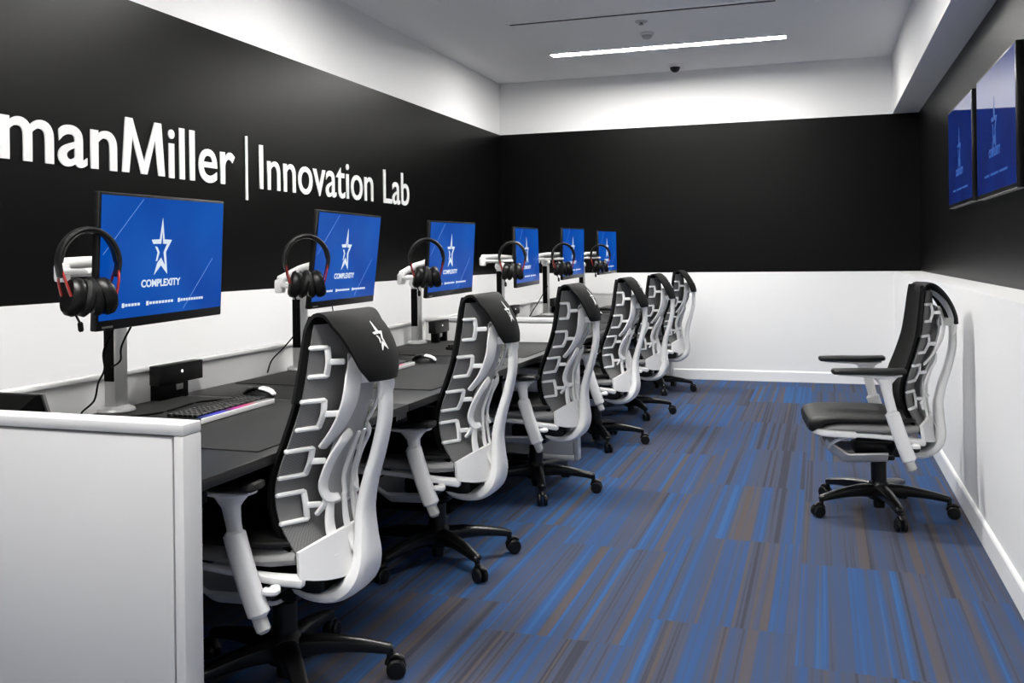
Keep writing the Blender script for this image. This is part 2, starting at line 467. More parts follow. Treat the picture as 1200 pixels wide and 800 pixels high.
# ------------------------------------------------------------------ benches
DESK_Z = .73; XF, XK = -1.45, -2.46
BENCH = [(1.93, 5.62), (5.69, 9.45)]
def end_panel(y0, y1, label):
    t = thing('end_panel', label, 'divider panel', (-1.96, (y0 + y1) / 2, 0), 0, 'white end panels of the benches')
    th = y1 - y0; W = 1.04; H = .88; r = .028
    fr = MB()
    fr.box((0, 0, H - r / 2), (W, th, r), .004); fr.box((W / 2 - r / 2, 0, H / 2 - r / 2), (r, th, H - r), .004)
    fr.box((-W / 2 + r / 2, 0, H / 2 - r / 2), (r, th, H - r), .004); fr.box((0, 0, .015), (W - 2 * r, th, .03), .003)
    fr.build('panel_frame', 'laminate', t)
    MB().box((0, 0, (H - r) / 2 + .013), (W - 2 * r - .010, th - .003, H - r - .038), .0025).build('inset_panel', 'laminate_in', t)
    return t
end_panel(1.86, 1.93, 'white end panel with inset face standing nearest the camera at lower left')
end_panel(5.62, 5.69, 'white end panel standing between the two black benches, behind the third chair')
end_panel(9.45, 9.52, 'white end panel closing the far bench beside the end wall')

ORD = ['first', 'second', 'third', 'fourth', 'fifth', 'sixth']
STY = []
for (y0, y1) in BENCH:
    w = (y1 - y0) / 3
    for k in range(3): STY.append((y0 + k * w, y0 + (k + 1) * w))
WHERE = ['nearest the camera', 'second from the camera', 'third from the camera',
         'fourth from the camera', 'fifth from the camera', 'farthest from the camera']
for i, (y0, y1) in enumerate(STY):
    yc, w = (y0 + y1) / 2, y1 - y0
    t = thing('desk', 'black desk, %s' % WHERE[i], 'desk', (0, yc, 0), 0, 'black desks along the left wall')
    MB().box(((XF + XK) / 2, 0, DESK_Z - .0145), (XF - XK, w - .004, .029), .003).build('desktop', 'desk_top', t)
    MB().box((XK + .03, 0, .36), (.018, w - .01, .68), .002).build('modesty_panel', 'matte_black', t)
    MB().box((-2.1, 0, .665), (.18, w - .3, .05), .004).build('cable_tray', 'matte_black', t)
    bx = MB().box((-1.56, -w / 2 + .062, .672), (.10, .11, .056), .004).build('control_box', 'matte_black', t)
    if i in (1, 2):
        f = MB()
        for k in range(6): f.box((-1.5095, -w / 2 + .020 + k * .015, .672), (.001, .010, .020 if k % 2 else .024))
        f.build('maker_mark', 'mark', bx, smooth=0)
    for s in (-1, 1):
        lg = MB().box((-1.95, s * (w / 2 - .08), .355), (.07, .06, .69), .004)
        lg.box((-2.06, s * (w / 2 - .08), .02), (.62, .06, .03), .004); lg.box((-1.95, s * (w / 2 - .08), .69), (.80, .06, .02), .003)
        lg.build('leg', 'matte_black', t)
    t = thing('back_screen', 'low white screen behind the desk %s' % WHERE[i], 'screen panel', (-2.482, yc, 0), 0, 'low white screens behind the desks')
    MB().box((0, 0, .43), (.03, w - .006, .83), .002).build('panel', 'laminate', t)
    MB().box((.002, 0, .853), (.044, w - .002, .016), .003).build('cap_rail', 'trim_paint', t)
    m0 = y0 + .31
    MB().box((-1.965, (y0 + .33 + y1 - .06) / 2, DESK_Z + .002), (.93, y1 - .06 - y0 - .33, .004), .0015)  .build('desk_mat', 'desk_mat')
    o = bpy.data.objects[[ob.name for ob in COL.objects][-1]]
    tag(o, 'black cloth mat covering the desktop %s' % WHERE[i], 'desk mat', 'black desk mats')

# ------------------------------------------------------------------ monitors
MON = [(-2.077, 2.613, 1.272, .096, -.052, .011), (-2.042, 3.812, 1.265, .084, -.111, -.001), (-2.001, 4.98, 1.261, .012, -.067, .011),
       (-2.006, 6.442, 1.264, .066, .017, .009), (-1.964, 7.601, 1.287, 0, -.015, .014), (-1.974, 8.962, 1.296, -.03, .006, .011)]
MW, MH = .71, .42
def make_monitor():
    t = thing('monitor', '', 'monitor', group='monitors on the desks')
    h = MB().box((-.012, 0, 0), (.022, MW, MH), .004)
    h.box((-.040, 0, -.01), (.045, MW * .62, MH * .6), .018)
    h.build('housing', 'black_plastic', t)
    f = lambda w, z, d: (d, w, z)
    MB().box((.0003, 0, .011), (.001, MW - .018, MH - .040)).build('screen', 'screen', t, smooth=0)
    b = MB(); add_star(b, .093, lambda x, y, d: (.0010 + d * .4, x - .035, y + .045))
    b.build('star_logo', 'screen_white', t, smooth=0)
    b = MB(); text_into(b.bm, 'COMPLEXITY', -.142, .078, -.086, .023, lambda w, z, d: (.0013 + d * .1, w, z), .03)
    b.build('logo_name', 'screen_white', t, smooth=0)
    b = MB()
    for a, c, n in ((-.24, -.145, 6), (-.115, .04, 9), (.065, .225, 10)):
        wd = (c - a) / n
        for k in range(n): b.box((.0012, a + (k + .5) * wd, -.139), (.0008, wd * .72, .0085 if k else .014))
    b.build('caption_marks', 'screen_white', t, smooth=0)
    b = MB()
    for (a, c) in (((-.335, .02), (-.14, .195)), ((.10, -.17), (.28, .0))):
        a, c = Vector((.0010, *a)), Vector((.0010, *c)); d = (c - a).normalized(); nn = Vector((0, -d.z, d.y)) * .0012
        b.prism([(0, 0), (1, 0), (1, 1), (0, 1)], lambda x, y, a=a, c=c, nn=nn: a.lerp(c, x) + nn * (y - .5) * 2 + Vector((.0004, 0, 0)), lambda x, y, a=a, c=c, nn=nn: a.lerp(c, x) + nn * (y - .5) * 2)
    b.build('accent_lines', 'screen_line', t, smooth=0)
    MB().box((.0006, -MW / 2 + .05, -MH / 2 + .010), (.0012, .05, .006)).build('maker_mark', 'mark', t, smooth=0)
    return t
mon = make_monitor()
MLAB = ['monitor with a blue star screen nearest the camera', 'second monitor from the camera, blue screen leaning slightly forward', 'third monitor from the camera, blue star screen left of the middle end panel',
        'fourth monitor from the camera, first on the far bench', 'fifth monitor from the camera, middle one of the far bench', 'smallest-looking blue monitor, farthest from the camera']
for i, (x, y, z, yaw, tilt, roll) in enumerate(MON):
    o = mon if i == 0 else dup(mon, (0, 0, 0))
    o['label'] = MLAB[i]
    n = Vector((math.cos(yaw), math.sin(yaw), 0)); w = Vector((-math.sin(yaw), math.cos(yaw), 0)); u = Vector((0, 0, 1))
    n2 = n * math.cos(tilt) + u * math.sin(tilt); u2 = u * math.cos(tilt) - n * math.sin(tilt)
    w3 = w * math.cos(roll) + u2 * math.sin(roll); u3 = u2 * math.cos(roll) - w * math.sin(roll)
    R = Matrix((n2, w3, u3)).transposed()
    o.location = (x, y, z); o.rotation_euler = R.to_euler()

# ------------------------------------------------------------------ monitor arms
POLE = [(-2.385, 2.718), (-2.385, 3.96), (-2.385, 5.325), (-2.35, 6.83), (-2.34, 8.05), (-2.32, 9.30)]
TOPZ = [1.21, 1.10, 1.10, 1.18, 1.20, 1.16]
ELB = [(-.20, -.25, 1.235), (-.22, -.22, 1.15), (-.22, -.22, 1.15), (-.20, -.40, 1.235), (-.20, -.40, 1.24), (-.20, -.36, 1.24)]
for i in range(6):
    px, py = POLE[i]; mx, my, mz = MON[i][:3]; HX, HY = mx + .02, my - [.375, .40, .42, .42, .42, .42][i]
    t = thing('monitor_stand', 'grey post monitor stand behind the monitor %s' % WHERE[i], 'monitor stand', (px, py, DESK_Z), 0, 'monitor stands on the desks')
    tz = TOPZ[i] - DESK_Z
    MB().lathe([(.062, .0042), (.065, .010), (.062, .018), (.05, .024), (.03, .027)], n=32).build('base_plate', 'metal', t)
    MB().box((0, 0, tz / 2 + .01), (.050, .066, tz - .02), .007).build('column', 'metal', t)
    MB().box((-.001, -.0325, tz / 2 + .045), (.042, .006, tz - .14), .002).build('cable_slot', 'matte_black', t)
    k = MB(); k.lathe([(.018, -.05), (.030, -.046), (.032, -.03), (.032, .03), (.030, .046), (.018, .05)], (0, 0, tz + .012), 'Y', 20)
    k.build('pivot_knob', 'metal_white', t)
    ex, ey = mx + ELB[i][0] - px, my + ELB[i][1] - py
    ez = ELB[i][2] - DESK_Z
    MB().sweep(spline([(0, 0, tz + .03), (ex * .35, ey * .35, ez + .0), (ex * .75, ey * .8, ez), (ex, ey, ez)], 5), .030, .028, side=(0, 0, 1)).build('lower_arm', 'metal_white', t)
    MB().lathe([(.014, -.030), (.022, -.027), (.024, -.018), (.024, .018), (.022, .027), (.014, .030)], (ex, ey, ez), 'Z', 20).build('elbow', 'metal_white', t)
    MB().sweep([(ex, ey, ez + .028), (lerp(ex, mx - .13 - px, .4), lerp(ey, my - py, .5), lerp(ez + .03, mz - DESK_Z, .5)), (mx - .115 - px, my - py, mz - DESK_Z - .01)], .038, .034, side=(0, 0, 1)).build('upper_arm', 'metal_white', t)
    MB().box((mx - .088 - px, my - py, mz - DESK_Z - .01), (.03, .11, .11), .004).build('mount_plate', 'black_plastic', t)
    MB().sweep([(ex, ey, ez + .004), (lerp(ex, HX - px, .5), lerp(ey, HY - py, .6) , ez + .004), (HX - px, HY - py, ez + .004)], .018, .016, side=(0, 0, 1)).build('hook', 'metal_white', t)

# ------------------------------------------------------------------ headsets
def make_headset():
    t = thing('headset', '', 'headset', group='headsets hanging by the monitors')
    # local: y across the head, z up, x front; origin between the ear cups
    band = [(0, -.084, .012), (0, -.090, .06), (0, -.075, .105), (0, -.042, .138), (0, 0, .150), (0, .042, .138), (0, .075, .105), (0, .090, .06), (0, .084, .012)]
    pts = spline(band, 4)
    MB().sweep(pts, .034, .016, side=(1, 0, 0), n=12).build('headband', 'leather', t)
    sub = [(0, y * .93, z - .008) for _, y, z in band[1:-1]]
    MB().sweep(spline(sub, 4), .030, .008, side=(1, 0, 0), n=10).build('band_padding', 'leather', t)
    for s in (-1, 1):
        y = MB().sweep(spline([(0, s * .086, .045), (.022, s * .080, .0), (.030, s * .068, -.045)], 4), .012, .006, side=(1, 0, 0), n=8)
        y.sweep(spline([(0, s * .086, .045), (-.022, s * .080, .0), (-.030, s * .068, -.045)], 4), .012, .006, side=(1, 0, 0), n=8)
        y.build('yoke', 'red', t)
        rot = Matrix.Rotation(s * math.radians(14), 4, 'X')
        c = MB()
        c.lathe([(.010, -.020), (.036, -.020), (.042, -.012), (.043, .004), (.038, .014)], (0, 0, 0), 'Y', 28)
        bmesh.ops.scale(c.bm, vec=(1.08, s * 1.15, 1.34), verts=c.bm.verts)
        bmesh.ops.transform(c.bm, matrix=Matrix.Translation((0, s * .044, -.050)) @ rot @ Matrix.Scale(-1, 4, (0, 1, 0)), verts=c.bm.verts)
        cup = c.build('ear_cup', 'black_plastic', t)
        c = MB()
        c.lathe([(.022, -.004), (.036, -.006), (.044, .002), (.045, .012), (.036, .022), (.020, .020)], (0, 0, 0), 'Y', 28)
        bmesh.ops.scale(c.bm, vec=(1.08, s * 1.15, 1.34), verts=c.bm.verts)
        bmesh.ops.transform(c.bm, matrix=Matrix.Translation((0, s * .019, -.048)) @ rot @ Matrix.Scale(-1, 4, (0, 1, 0)), verts=c.bm.verts)
        c.build('ear_pad', 'leather', t)
    MB().tube(spline([(.02, -.06, -.08), (.03, -.05, -.11), (.035, -.045, -.125)], 4), [.0035] * 9, n=8).tube([(.036, -.045, -.125), (.038, -.044, -.145)], [.008, .008], n=10).build('microphone', 'matte_black', t)
    return t
hs = make_headset()
HLAB = ['black and red headset hanging left of the nearest monitor', 'black and red headset hanging in front of the second monitor', 'black headset hanging in front of the third monitor',
        'black headset hanging by the fourth monitor, just beyond the middle end panel', 'black headset hanging by the fifth monitor', 'black headset hanging by the farthest monitor']
HPOS = []
for i in range(6):
    mx, my, mz = MON[i][:3]
    hx, hy = mx + .02, my - [.375, .40, .42, .42, .42, .42][i]
    o = hs if i == 0 else dup(hs, (0, 0, 0))
    o['label'] = HLAB[i]
    o.location = (hx, hy, 1.215)
    o.rotation_euler = (0, 0, math.atan2(hy, hx) + PI + [.45, .15, .1, -.1, .2, 0][i])
    HPOS.append((hx, hy))

# ------------------------------------------------------------------ keyboards and mice
def make_keyboard():
    t = thing('keyboard', '', 'keyboard', group='gaming keyboards on the desk mats')
    # local: long axis y, front edge +x
    MB().box((0, 0, .010), (.150, .445, .018), .004).build('case', 'black_plastic', t)
    MB().box((.076, 0, .011), (.006, .445, .018), .002).build('edge_trim', 'metal_white', t)
    MB().box((.064, 0, .0205), (.020, .425, .004), .001).build('light_bar', 'rgb', t, smooth=0)
    k = MB()
    rows = [(-.058, 17, .019), (-.034, 18, .019), (-.015, 17, .019), (.004, 17, .019), (.023, 16, .019), (.042, 13, .019)]
    for x, n, d in rows:
        y = -.212
        step = .424 / n
        for q in range(n):
            k.box((x, y + (q + .5) * step, .023), (.016, step - .004, .011), .002, segs=1)
    k.build('keycaps', 'black_gloss', t)
    return t
def make_mouse():
    t = thing('computer_mouse', '', 'mouse', group='mice beside the keyboards')
    def body(a, b):
        th = a * 2 * PI; ph = b
        r = math.sin(ph * PI)
        return (0, 0, 0)
    m = MB(); rings = []
    for k in range(9):
        u = -1 + 2 * k / 8; s = math.sqrt(max(0.04, 1 - u * u * .98))
        rings.append([Vector((u * .062 + 0, .032 * s * math.cos(a) * (1 - .15 * math.cos(u * 2)), .005 + max(0, math.sin(a)) * .036 * s * (1 - .25 * u * -1)) ) for a in [2 * PI * q / 16 for q in range(16)]])
    m.ring_loft(rings); m.build('shell', 'black_plastic', t)
    MB().sweep([(.060, 0, .016), (.048, 0, .028), (.028, 0, .037), (.008, 0, .041)], [.034, .050, .060, .062], .012, side=(0, 1, 0), n=12).build('palm_cover', 'metal_white', t)
    MB().sweep([(-.055, 0, .02), (-.04, 0, .034), (-.01, 0, .0415)], .046, .012, side=(0, 1, 0), n=10).build('buttons', 'black_plastic', t)
    MB().lathe([(.004, -.004), (.009, -.003), (.009, .003), (.004, .004)], (-.034, 0, .036), 'Y', 14).build('scroll_wheel', 'grey_metal', t)
    return t
kb = make_keyboard(); ms = make_mouse()
KY = [2.79, 4.02, 5.22, 6.55, 7.80, 9.05]
for i in range(6):
    o = kb if i == 0 else dup(kb, (0, 0, 0))
    o.location = (-2.00 if i < 1 else -1.985, KY[i], DESK_Z + .0042); o.rotation_euler = (0, 0, [.03, .03, 0, .05, -.02, 0][i])
    o['label'] = 'black light-up keyboard with white front edge on the desk %s' % WHERE[i]
    o = ms if i == 0 else dup(ms, (0, 0, 0))
    o.location = (-2.06 if i == 0 else -1.91, KY[i] + .325, DESK_Z + .0042); o.rotation_euler = (0, 0, .2)
    o['label'] = 'small white-topped mouse beside the keyboard on the desk %s' % WHERE[i]

# ------------------------------------------------------------------ power boxes, tilted tablet, cables, towers
def power_box(loc, ln, label, stems):
    t = thing('power_box', label, 'power box', loc, 0, 'black power boxes at the back of the desks')
    MB().box((0, 0, .098), (.05, ln, .075), .004).build('upper_body', 'black_plastic', t)
    for (a, w_) in stems: MB().box((0, a, .031), (.046, w_, .062), .004).build('foot', 'matte_black', t)
    MB().lathe([(.002, 0), (.006, .0), (.006, .0015), (.002, .002)], (.0248, 0, .104), 'X', 12).build('indicator', 'led_dot', t)
    MB().box((.0236, stems[0][0] + .03, .045), (.003, .04, .022), .001).build('socket', 'mark', t)
    return t
power_box((-2.42, 3.093, DESK_Z + .0), .262, 'black L-shaped power box at the back of the nearest desk, right of its post', [(-.044, .17)])
power_box((-2.30, 5.475, DESK_Z + .004), .22, 'black two-legged power box on the third desk beside its post', [(-.055, .05), (.07, .03)])
power_box((-2.42, 7.33, DESK_Z), .22, 'small black power box seen above the middle end panel', [(0, .10)])
power_box((-2.42, 8.62, DESK_Z), .22, 'black power box at the back of the fifth desk', [(0, .10)])

t = thing('tablet_stand', 'black wedge-shaped device peeking over the nearest end panel at far left', 'device', (-2.30, 2.145, DESK_Z), .0)
MB().prism([(-.205, 0), (.12, 0), (.068, .142), (.050, .142)], lambda x, y: (.08, x, y), lambda x, y: (-.08, x, y)).build('body', 'matte_black', t, smooth=0)
MB().prism([(.122, .002), (.132, .002), (.080, .144), (.070, .144)], lambda x, y: (.086, x, y), lambda x, y: (-.086, x, y)).build('tilted_screen', 'grey_metal', t, smooth=0)
MB().box((0, .168, .008), (.10, .035, .016), .003).build('foot', 'matte_black', t)

def cable(label, pts, r=.0035, name='cable'):
    o = MB().tube(spline(pts, 8), r, n=8).build(name, 'matte_black')
    return tag(o, label, 'cable')
cable('black cable hanging from the nearest monitor and looping round its post base onto the mat',
      [(-2.17, 2.50, 1.10), (-2.24, 2.50, .98), (-2.33, 2.60, .90), (-2.42, 2.67, .84), (-2.49 + .06, 2.66, .78), (-2.43, 2.60, .745), (-2.35, 2.56, .7385), (-2.20, 2.70, .7385), (-2.22, 2.95, .7385), (-2.14, 3.04, .7385)])
cable('short black cable hanging straight below the nearest monitor', [(-2.15, 2.56, 1.10), (-2.22, 2.56, .99), (-2.28, 2.62, .93), (-2.352, 2.66, .90)])
cable('black cable sagging from the second post down to its desk', [(-2.36, 3.90, .93), (-2.40, 3.85, .86), (-2.44, 3.80, .80), (-2.44, 3.76, .745)])
cable('thin black cable hanging below the second monitor', [(-2.12, 3.78, 1.10), (-2.11, 3.79, 1.0), (-2.14, 3.80, .93), (-2.30, 3.92, .88), (-2.357, 3.95, .86)], .0025)
cable('black cable tangle at the foot of the fifth post', [(-2.30, 7.96, 1.0), (-2.36, 7.86, .86), (-2.42, 7.80, .745)], .004)

for i, (y0, y1) in enumerate(STY):
    if i not in (1, 2, 4): continue
    t = thing('computer_tower', 'black computer tower under the desk %s' % WHERE[i], 'computer', (-2.16, y0 + .24, 0), 0, 'black computer towers under the desks')
    MB().box((0, 0, .36), (.44, .20, .46), .006).build('case', 'black_plastic', t)
    MB().box((.222, 0, .36), (.006, .18, .44), .002).build('front_panel', 'matte_black', t)
    f = MB()
    for sx in (-.17, .17):
        for sy in (-.075, .075): f.cyl((sx, sy, 0), (sx, sy, .132), .015)
    f.build('stand', 'matte_black', t)

# ------------------------------------------------------------------ wall televisions
def make_tv(x, y, z, w, h, label):
    t = thing('television', label, 'television', (x, y, z), 0, 'televisions on the right wall')
    # faces -x
    MB().box((.0185, 0, 0), (.037, w, h), .004).build('housing', 'black_gloss', t)
    MB().box((.041, 0, 0), (.011, .4, .3), .002).build('wall_bracket', 'grey_metal', t)
    MB().box((-.0004, 0, .004), (.0012, w - .024, h - .034)).build('screen', 'tv_screen', t, smooth=0)
    b = MB(); add_star(b, h * .205, lambda a, c, d: (-.0012 - d * .4, -a, c + .03))
    b.build('star_logo', 'tv_white', t, smooth=0)
    b = MB(); text_into(b.bm, 'COMPLEXITY', -.16, .16, -.135, .042, lambda w_, z_, d: (-.0014 - d * .1, -w_, z_), .03)
    b.build('logo_name', 'tv_white', t, smooth=0)
    b = MB()
    for a, c, n in ((-.30, -.16, 6), (-.12, .10, 9), (.13, .34, 10)):
        wd = (c - a) / n
        for k in range(n): b.box((-.0014, -(a + (k + .5) * wd), -.225), (.0006, wd * .72, .012))
    b.build('caption_marks', 'tv_white', t, smooth=0)
    MB().box((.018, 0, -h / 2 - .002), (.036, w - .01, .004), .001).build('bottom_trim', 'grey_metal', t)
    return t
make_tv(.842, 6.555, 1.888, 1.05, .655, 'smaller-looking blue television on the right wall, nearer the end wall')
make_tv(.842, 5.285, 1.886, 1.12, .665, 'large blue television on the right wall at the picture edge')

# ------------------------------------------------------------------ the chair
F_TAB = smooth_tab([(.40, .182), (.466, .125), (.545, .085), (.625, .077), (.686, .090), (.767, .120), (.867, .150), (.967, .166), (1.05, .176), (1.115, .184)], .01)
W_TAB = smooth_tab([(.40, .172), (.47, .184), (.55, .188), (.65, .190), (.75, .184), (.85, .173), (.95, .163), (1.05, .154), (1.10, .145), (1.115, .135)], .01)
Fz = lambda z: interp(F_TAB, z)
Wz = lambda z: interp(W_TAB, z)
def back_pt(z, v, off):
    w = Wz(z); q = max(-1, min(1, v / w))
    return Vector((Fz(z) + .030 * (1 - q * q) + off, v, z))
D_TAB = smooth_tab([(.37, .060), (.46, .060), (.56, .066), (.68, .068), (.80, .070), (.90, .072), (1.0, .064), (1.10, .045)], .01)
def mem_pt(z, v, off=0):
    w = Wz(z); q = max(-1, min(1, v / w))
    def P(v_):
        q_ = max(-1, min(1, v_ / w)); return Vector((Fz(z) + .013 + interp(D_TAB, z) * (1 - abs(q_) ** 1.7), v_, z))
    p = P(v)
    if off:
        e = .002; tg = P(v + e) - P(v - e); n = Vector((tg.y, -tg.x, 0)).normalized(); p = p + n * off
    return p
def mem_tan(z, v):
    return (mem_pt(z, v + .003) - mem_pt(z, v - .003)).normalized()
def make_chair():
    t = thing('office_chair', '', 'office chair', group='white and black desk chairs')
    W_ = 'chair_white'
    # ---- base
    MB().lathe([(.020, .022), (.026, .024), (.028, .060), (.052, .068), (.058, .09), (.056, .125), (.042, .150), (.038, .155)], n=28).build('hub', 'black_plastic', t)
    MB().lathe([(.037, .15), (.037, .245), (.026, .25), (.026, .30)], n=20).build('gas_column', 'black_plastic', t)
    leg = MB().sweep(spline([(.035, 0, .108), (.12, 0, .112), (.22, 0, .104), (.312, 0, .088)], 5), vlerp([.072, .060, .050, .040], 5), vlerp([.070, .056, .042, .030], 5), n=12)
    leg.cyl((.312, 0, .062), (.312, 0, .086), .011, 12)
    lo = leg.build('leg', 'black_gloss', t)
    ca = MB()
    for s in (-1, 1):
        ca.lathe([(.012, -.009), (.024, -.009), (.0295, -.005), (.0295, .005), (.024, .009), (.012, .009)], (.318 + .012, s * .015, .0297), 'Y', 24)
    ca.sweep(spline([(.300, 0, .042), (.310, 0, .060), (.330, 0, .066), (.350, 0, .056)], 4), .020, .014, n=10)
    co = ca.build('caster', 'black_plastic', lo)
    legs = [lo]
    for k in range(1, 5):
        l2 = lo.copy(); COL.objects.link(l2); l2.parent = t; l2.rotation_euler = (0, 0, k * 2 * PI / 5)
        c2 = co.copy(); COL.objects.link(c2); c2.parent = l2
    # ---- mechanism under the seat
    m = MB().box((.03, 0, .325), (.30, .15, .075), .018)
    m.box((.02, 0, .285), (.10, .10, .05), .012)
    m.cyl((.05, -.20, .33), (.05, .20, .33), .020, 16)
    m.build('tilt_mechanism', 'black_plastic', t)
    # pale pan below the front half of the seat
    def pan(a, b):
        u = lerp(-.255, .02, a); v = lerp(-.15, .15, b)
        z = lerp(.335, .262, min(1, a / .35) ** .8) if a < .35 else .262 + .012 * (a - .35)
        return (u, v, z + .05 * abs(2 * b - 1) ** 4)
    MB().shell(pan, 14, 12, .012).build('seat_pan', 'pan_grey', t)
    # ---- seat
    rings = []
    prof = [(-.345, .440, .462, .20), (-.340, .418, .482, .215), (-.325, .412, .494, .228), (-.30, .430, .500, .236), (-.27, .456, .502, .242), (-.20, .468, .503, .247), (-.05, .470, .502, .248), (.05, .468, .500, .238), (.11, .468, .496, .215), (.135, .470, .490, .19)]
    for u, zb, zt, hw in prof:
        rg = []; n = 28
        for k in range(n):
            a = 2 * PI * k / n; c, s = math.cos(a), math.sin(a)
            y = hw * math.copysign(abs(c) ** .35, c); zz = (zb + zt) / 2 + (zt - zb) / 2 * math.copysign(abs(s) ** .6, s)
            zz -= .010 * (1 - (y / hw) ** 2) * (1 if s > 0 else 0)
            rg.append(Vector((u, y, zz)))
        rings.append(rg)
    MB().ring_loft(rings).build('seat', 'seat_cloth', t)
    rings = []
    for u, zb, zt, hw in [(-.30, .418, .440, .215), (-.22, .414, .470, .238), (-.05, .412, .472, .243), (.08, .408, .470, .230), (.15, .410, .468, .19)]:
        rings.append([Vector((u, hw * math.copysign(abs(math.cos(2 * PI * k / 24)) ** .4, math.cos(2 * PI * k / 24)), (zb + zt) / 2 + (zt - zb) / 2 * math.sin(2 * PI * k / 24))) for k in range(24)])
    MB().ring_loft(rings).build('seat_suspension', 'seat_mesh', t)
    # ---- white side rails of the seat
    for s in (-1, 1):
        r = MB()
        r.sweep(spline([(-.315, s * .185, .425), (-.275, s * .232, .420), (-.20, s * .240, .418), (-.14, s * .240, .416)], 5), [.034] * 16, [.032] * 16, side=(0, 1, 0), n=10)
        r.sweep(spline([(-.20, s * .238, .416), (-.08, s * .242, .414), (.04, s * .236, .404), (.11, s * .212, .390), (.165, s * .178, .378)], 5), vlerp([.022, .024, .030, .040, .046], 5), vlerp([.018, .020, .024, .030, .034], 5), side=(0, 1, 0), n=12)
        r.sweep(spline([(-.14, s * .238, .414), (-.20, s * .225, .395), (-.238, s * .19, .365), (-.245, s * .14, .335)], 5), .020, .014, side=(0, 1, 0), n=10)
        r.build('seat_rail', W_, t)
    # ---- arms
    for s in (-1, 1):
        v = s * .275
        MB().sweep(spline([(.018, v, .525), (.055, v, .41), (.090, v * .985, .315)], 5), .064, .042, side=(1, 0, 0), n=16, p=3).build('arm_sleeve', W_, t)
        MB().sweep([(.090, v * .985, .305), (.104, v * .985, .272)], .042, .030, side=(1, 0, 0), n=14, p=2.6).build('arm_foot', 'chair_grey', t)
        MB().sweep(spline([(.104, v * .97, .375), (.128, v * .93, .372), (.118, v * .86, .376)], 4), .02, .03, side=(0, 0, 1), n=10).build('arm_bracket', W_, t)
        a = MB()
        a.sweep(spline([(.040, v, .47), (.018, v, .535), (.000, v, .61), (-.008, v, .66), (-.010, v, .694)], 5), vlerp([.042, .044, .044, .054, .12], 5), vlerp([.028, .030, .030, .036, .050], 5), side=(1, 0, 0), n=16, p=2.6)
        a.sweep(spline([(-.215, v, .703), (-.12, v, .700), (-.02, v, .696), (.06, v, .703)], 5), vlerp([.04, .06, .066, .05], 5), vlerp([.010, .014, .022, .010], 5), side=(0, 1, 0), n=14)
        arm = a.build('armrest', W_, t)
        p = MB().sweep(spline([(-.238, v, .716), (-.15, v, .718), (-.02, v, .719), (.072, v, .722)], 5), vlerp([.085, .105, .105, .085], 5), .026, side=(0, 1, 0), n=20, p=3)
        p.build('arm_pad', 'leather', arm)
    # ---- backrest
    def pad(a, b):
        z = lerp(.405, 1.108, a); return back_pt(z, (1 - 2 * b) * -Wz(z), 0)
    o = MB().shell(lambda a, b: pad(a, b), 44, 14, -.012)
    o.build('backrest', 'fabric', t)
    def mem(a, b):
        z = lerp(.44, 1.085, a); return mem_pt(z, (2 * b - 1) * (Wz(z) - .002))
    MB().shell(mem, 40, 24, .006).build('back_membrane', 'membrane', t)
    ROW = [(1.020, .940), (.872, .794), (.735, .660), (.612, .534)]
    for s in (-1, 1):
        for zt, zb in ROW:
            r = MB(); zm = (zt + zb) / 2
            vi, vo = s * .114, s * (Wz(zm) - .004)
            for z in (zt, zb):
                r.sweep([mem_pt(z, vo, .005), mem_pt(z, (vo + vi) / 2, .008), mem_pt(z, vi, .012)], .014, .016, side=(0, 0, 1), n=8)
            r.sweep(spline([mem_pt(zt, vi, .012), mem_pt(zm, vi, .020), mem_pt(zb, vi, .012)], 4), .020, .012, side=mem_tan(zm, vi), n=8)
            r.sweep([mem_pt(zm, vi, .018), mem_pt(zm, s * .085, .044)], .018, .012, side=(0, 0, 1), n=8)
            r.build('back_rib', W_, t)
        def band(name, zv, ws, off, th=.012):
            pts = spline([mem_pt(z, s * v, o) for (z, v), o in zip(zv, off)], 5)
            zm, vm = zv[len(zv) // 2]
            MB().sweep(pts, vlerp(ws, 5), th, side=mem_tan(zm, s * vm), n=12, p=3).build(name, W_, t)
        band('flex_band', [(1.0, .038), (.93, .064), (.86, .072), (.79, .080), (.735, .092)], [.040, .060, .060, .050, .034], [.034, .056, .060, .048, .024])
        # the lower loop: two uprights joined at their foot
        band('flex_loop', [(.775, .040), (.745, .066), (.690, .078), (.630, .082), (.592, .070), (.585, .038)], [.026, .034, .034, .034, .030, .026], [.056, .064, .058, .052, .056, .062])
        band('flex_loop', [(.768, .012), (.70, .018), (.64, .020), (.588, .014)], [.016, .016, .016, .016], [.062, .064, .062, .062], .010)
        band('flex_hook', [(.600, .066), (.570, .078), (.545, .092)], [.014, .024, .020], [.050, .048, .030])
        band('flex_stem', [(.580, .058), (.52, .070), (.46, .074), (.43, .074)], [.026, .034, .042, .048], [.052, .044, .026, .014])
        band('flex_stem', [(.590, .016), (.52, .020), (.46, .022), (.42, .022)], [.018, .024, .030, .032], [.060, .054, .040, .026], .010)
    # grey flexible plate behind the bands
    def core(a, b):
        z = lerp(.56, 1.0, a); v = (2 * b - 1) * .070
        return mem_pt(z, v, .036)
    MB().shell(core, 20, 10, .005).build('back_core', 'chair_grey', t)
    # ---- lower cradle that carries the back
    def cradle(a, b):
        q = 2 * b - 1
        z = lerp(.362, .458 + .040 * (1 - q * q), a) + .026 * abs(q) ** 3 * (1 - a)
        v = q * lerp(.190, .182, a)
        u = lerp(.160, Fz(.47) + .030, a) + lerp(.080, .070, a) * (1 - abs(q) ** 1.9)
        return (u, v, z)
    MB().shell(cradle, 8, 24, .016).build('back_cradle', W_, t)
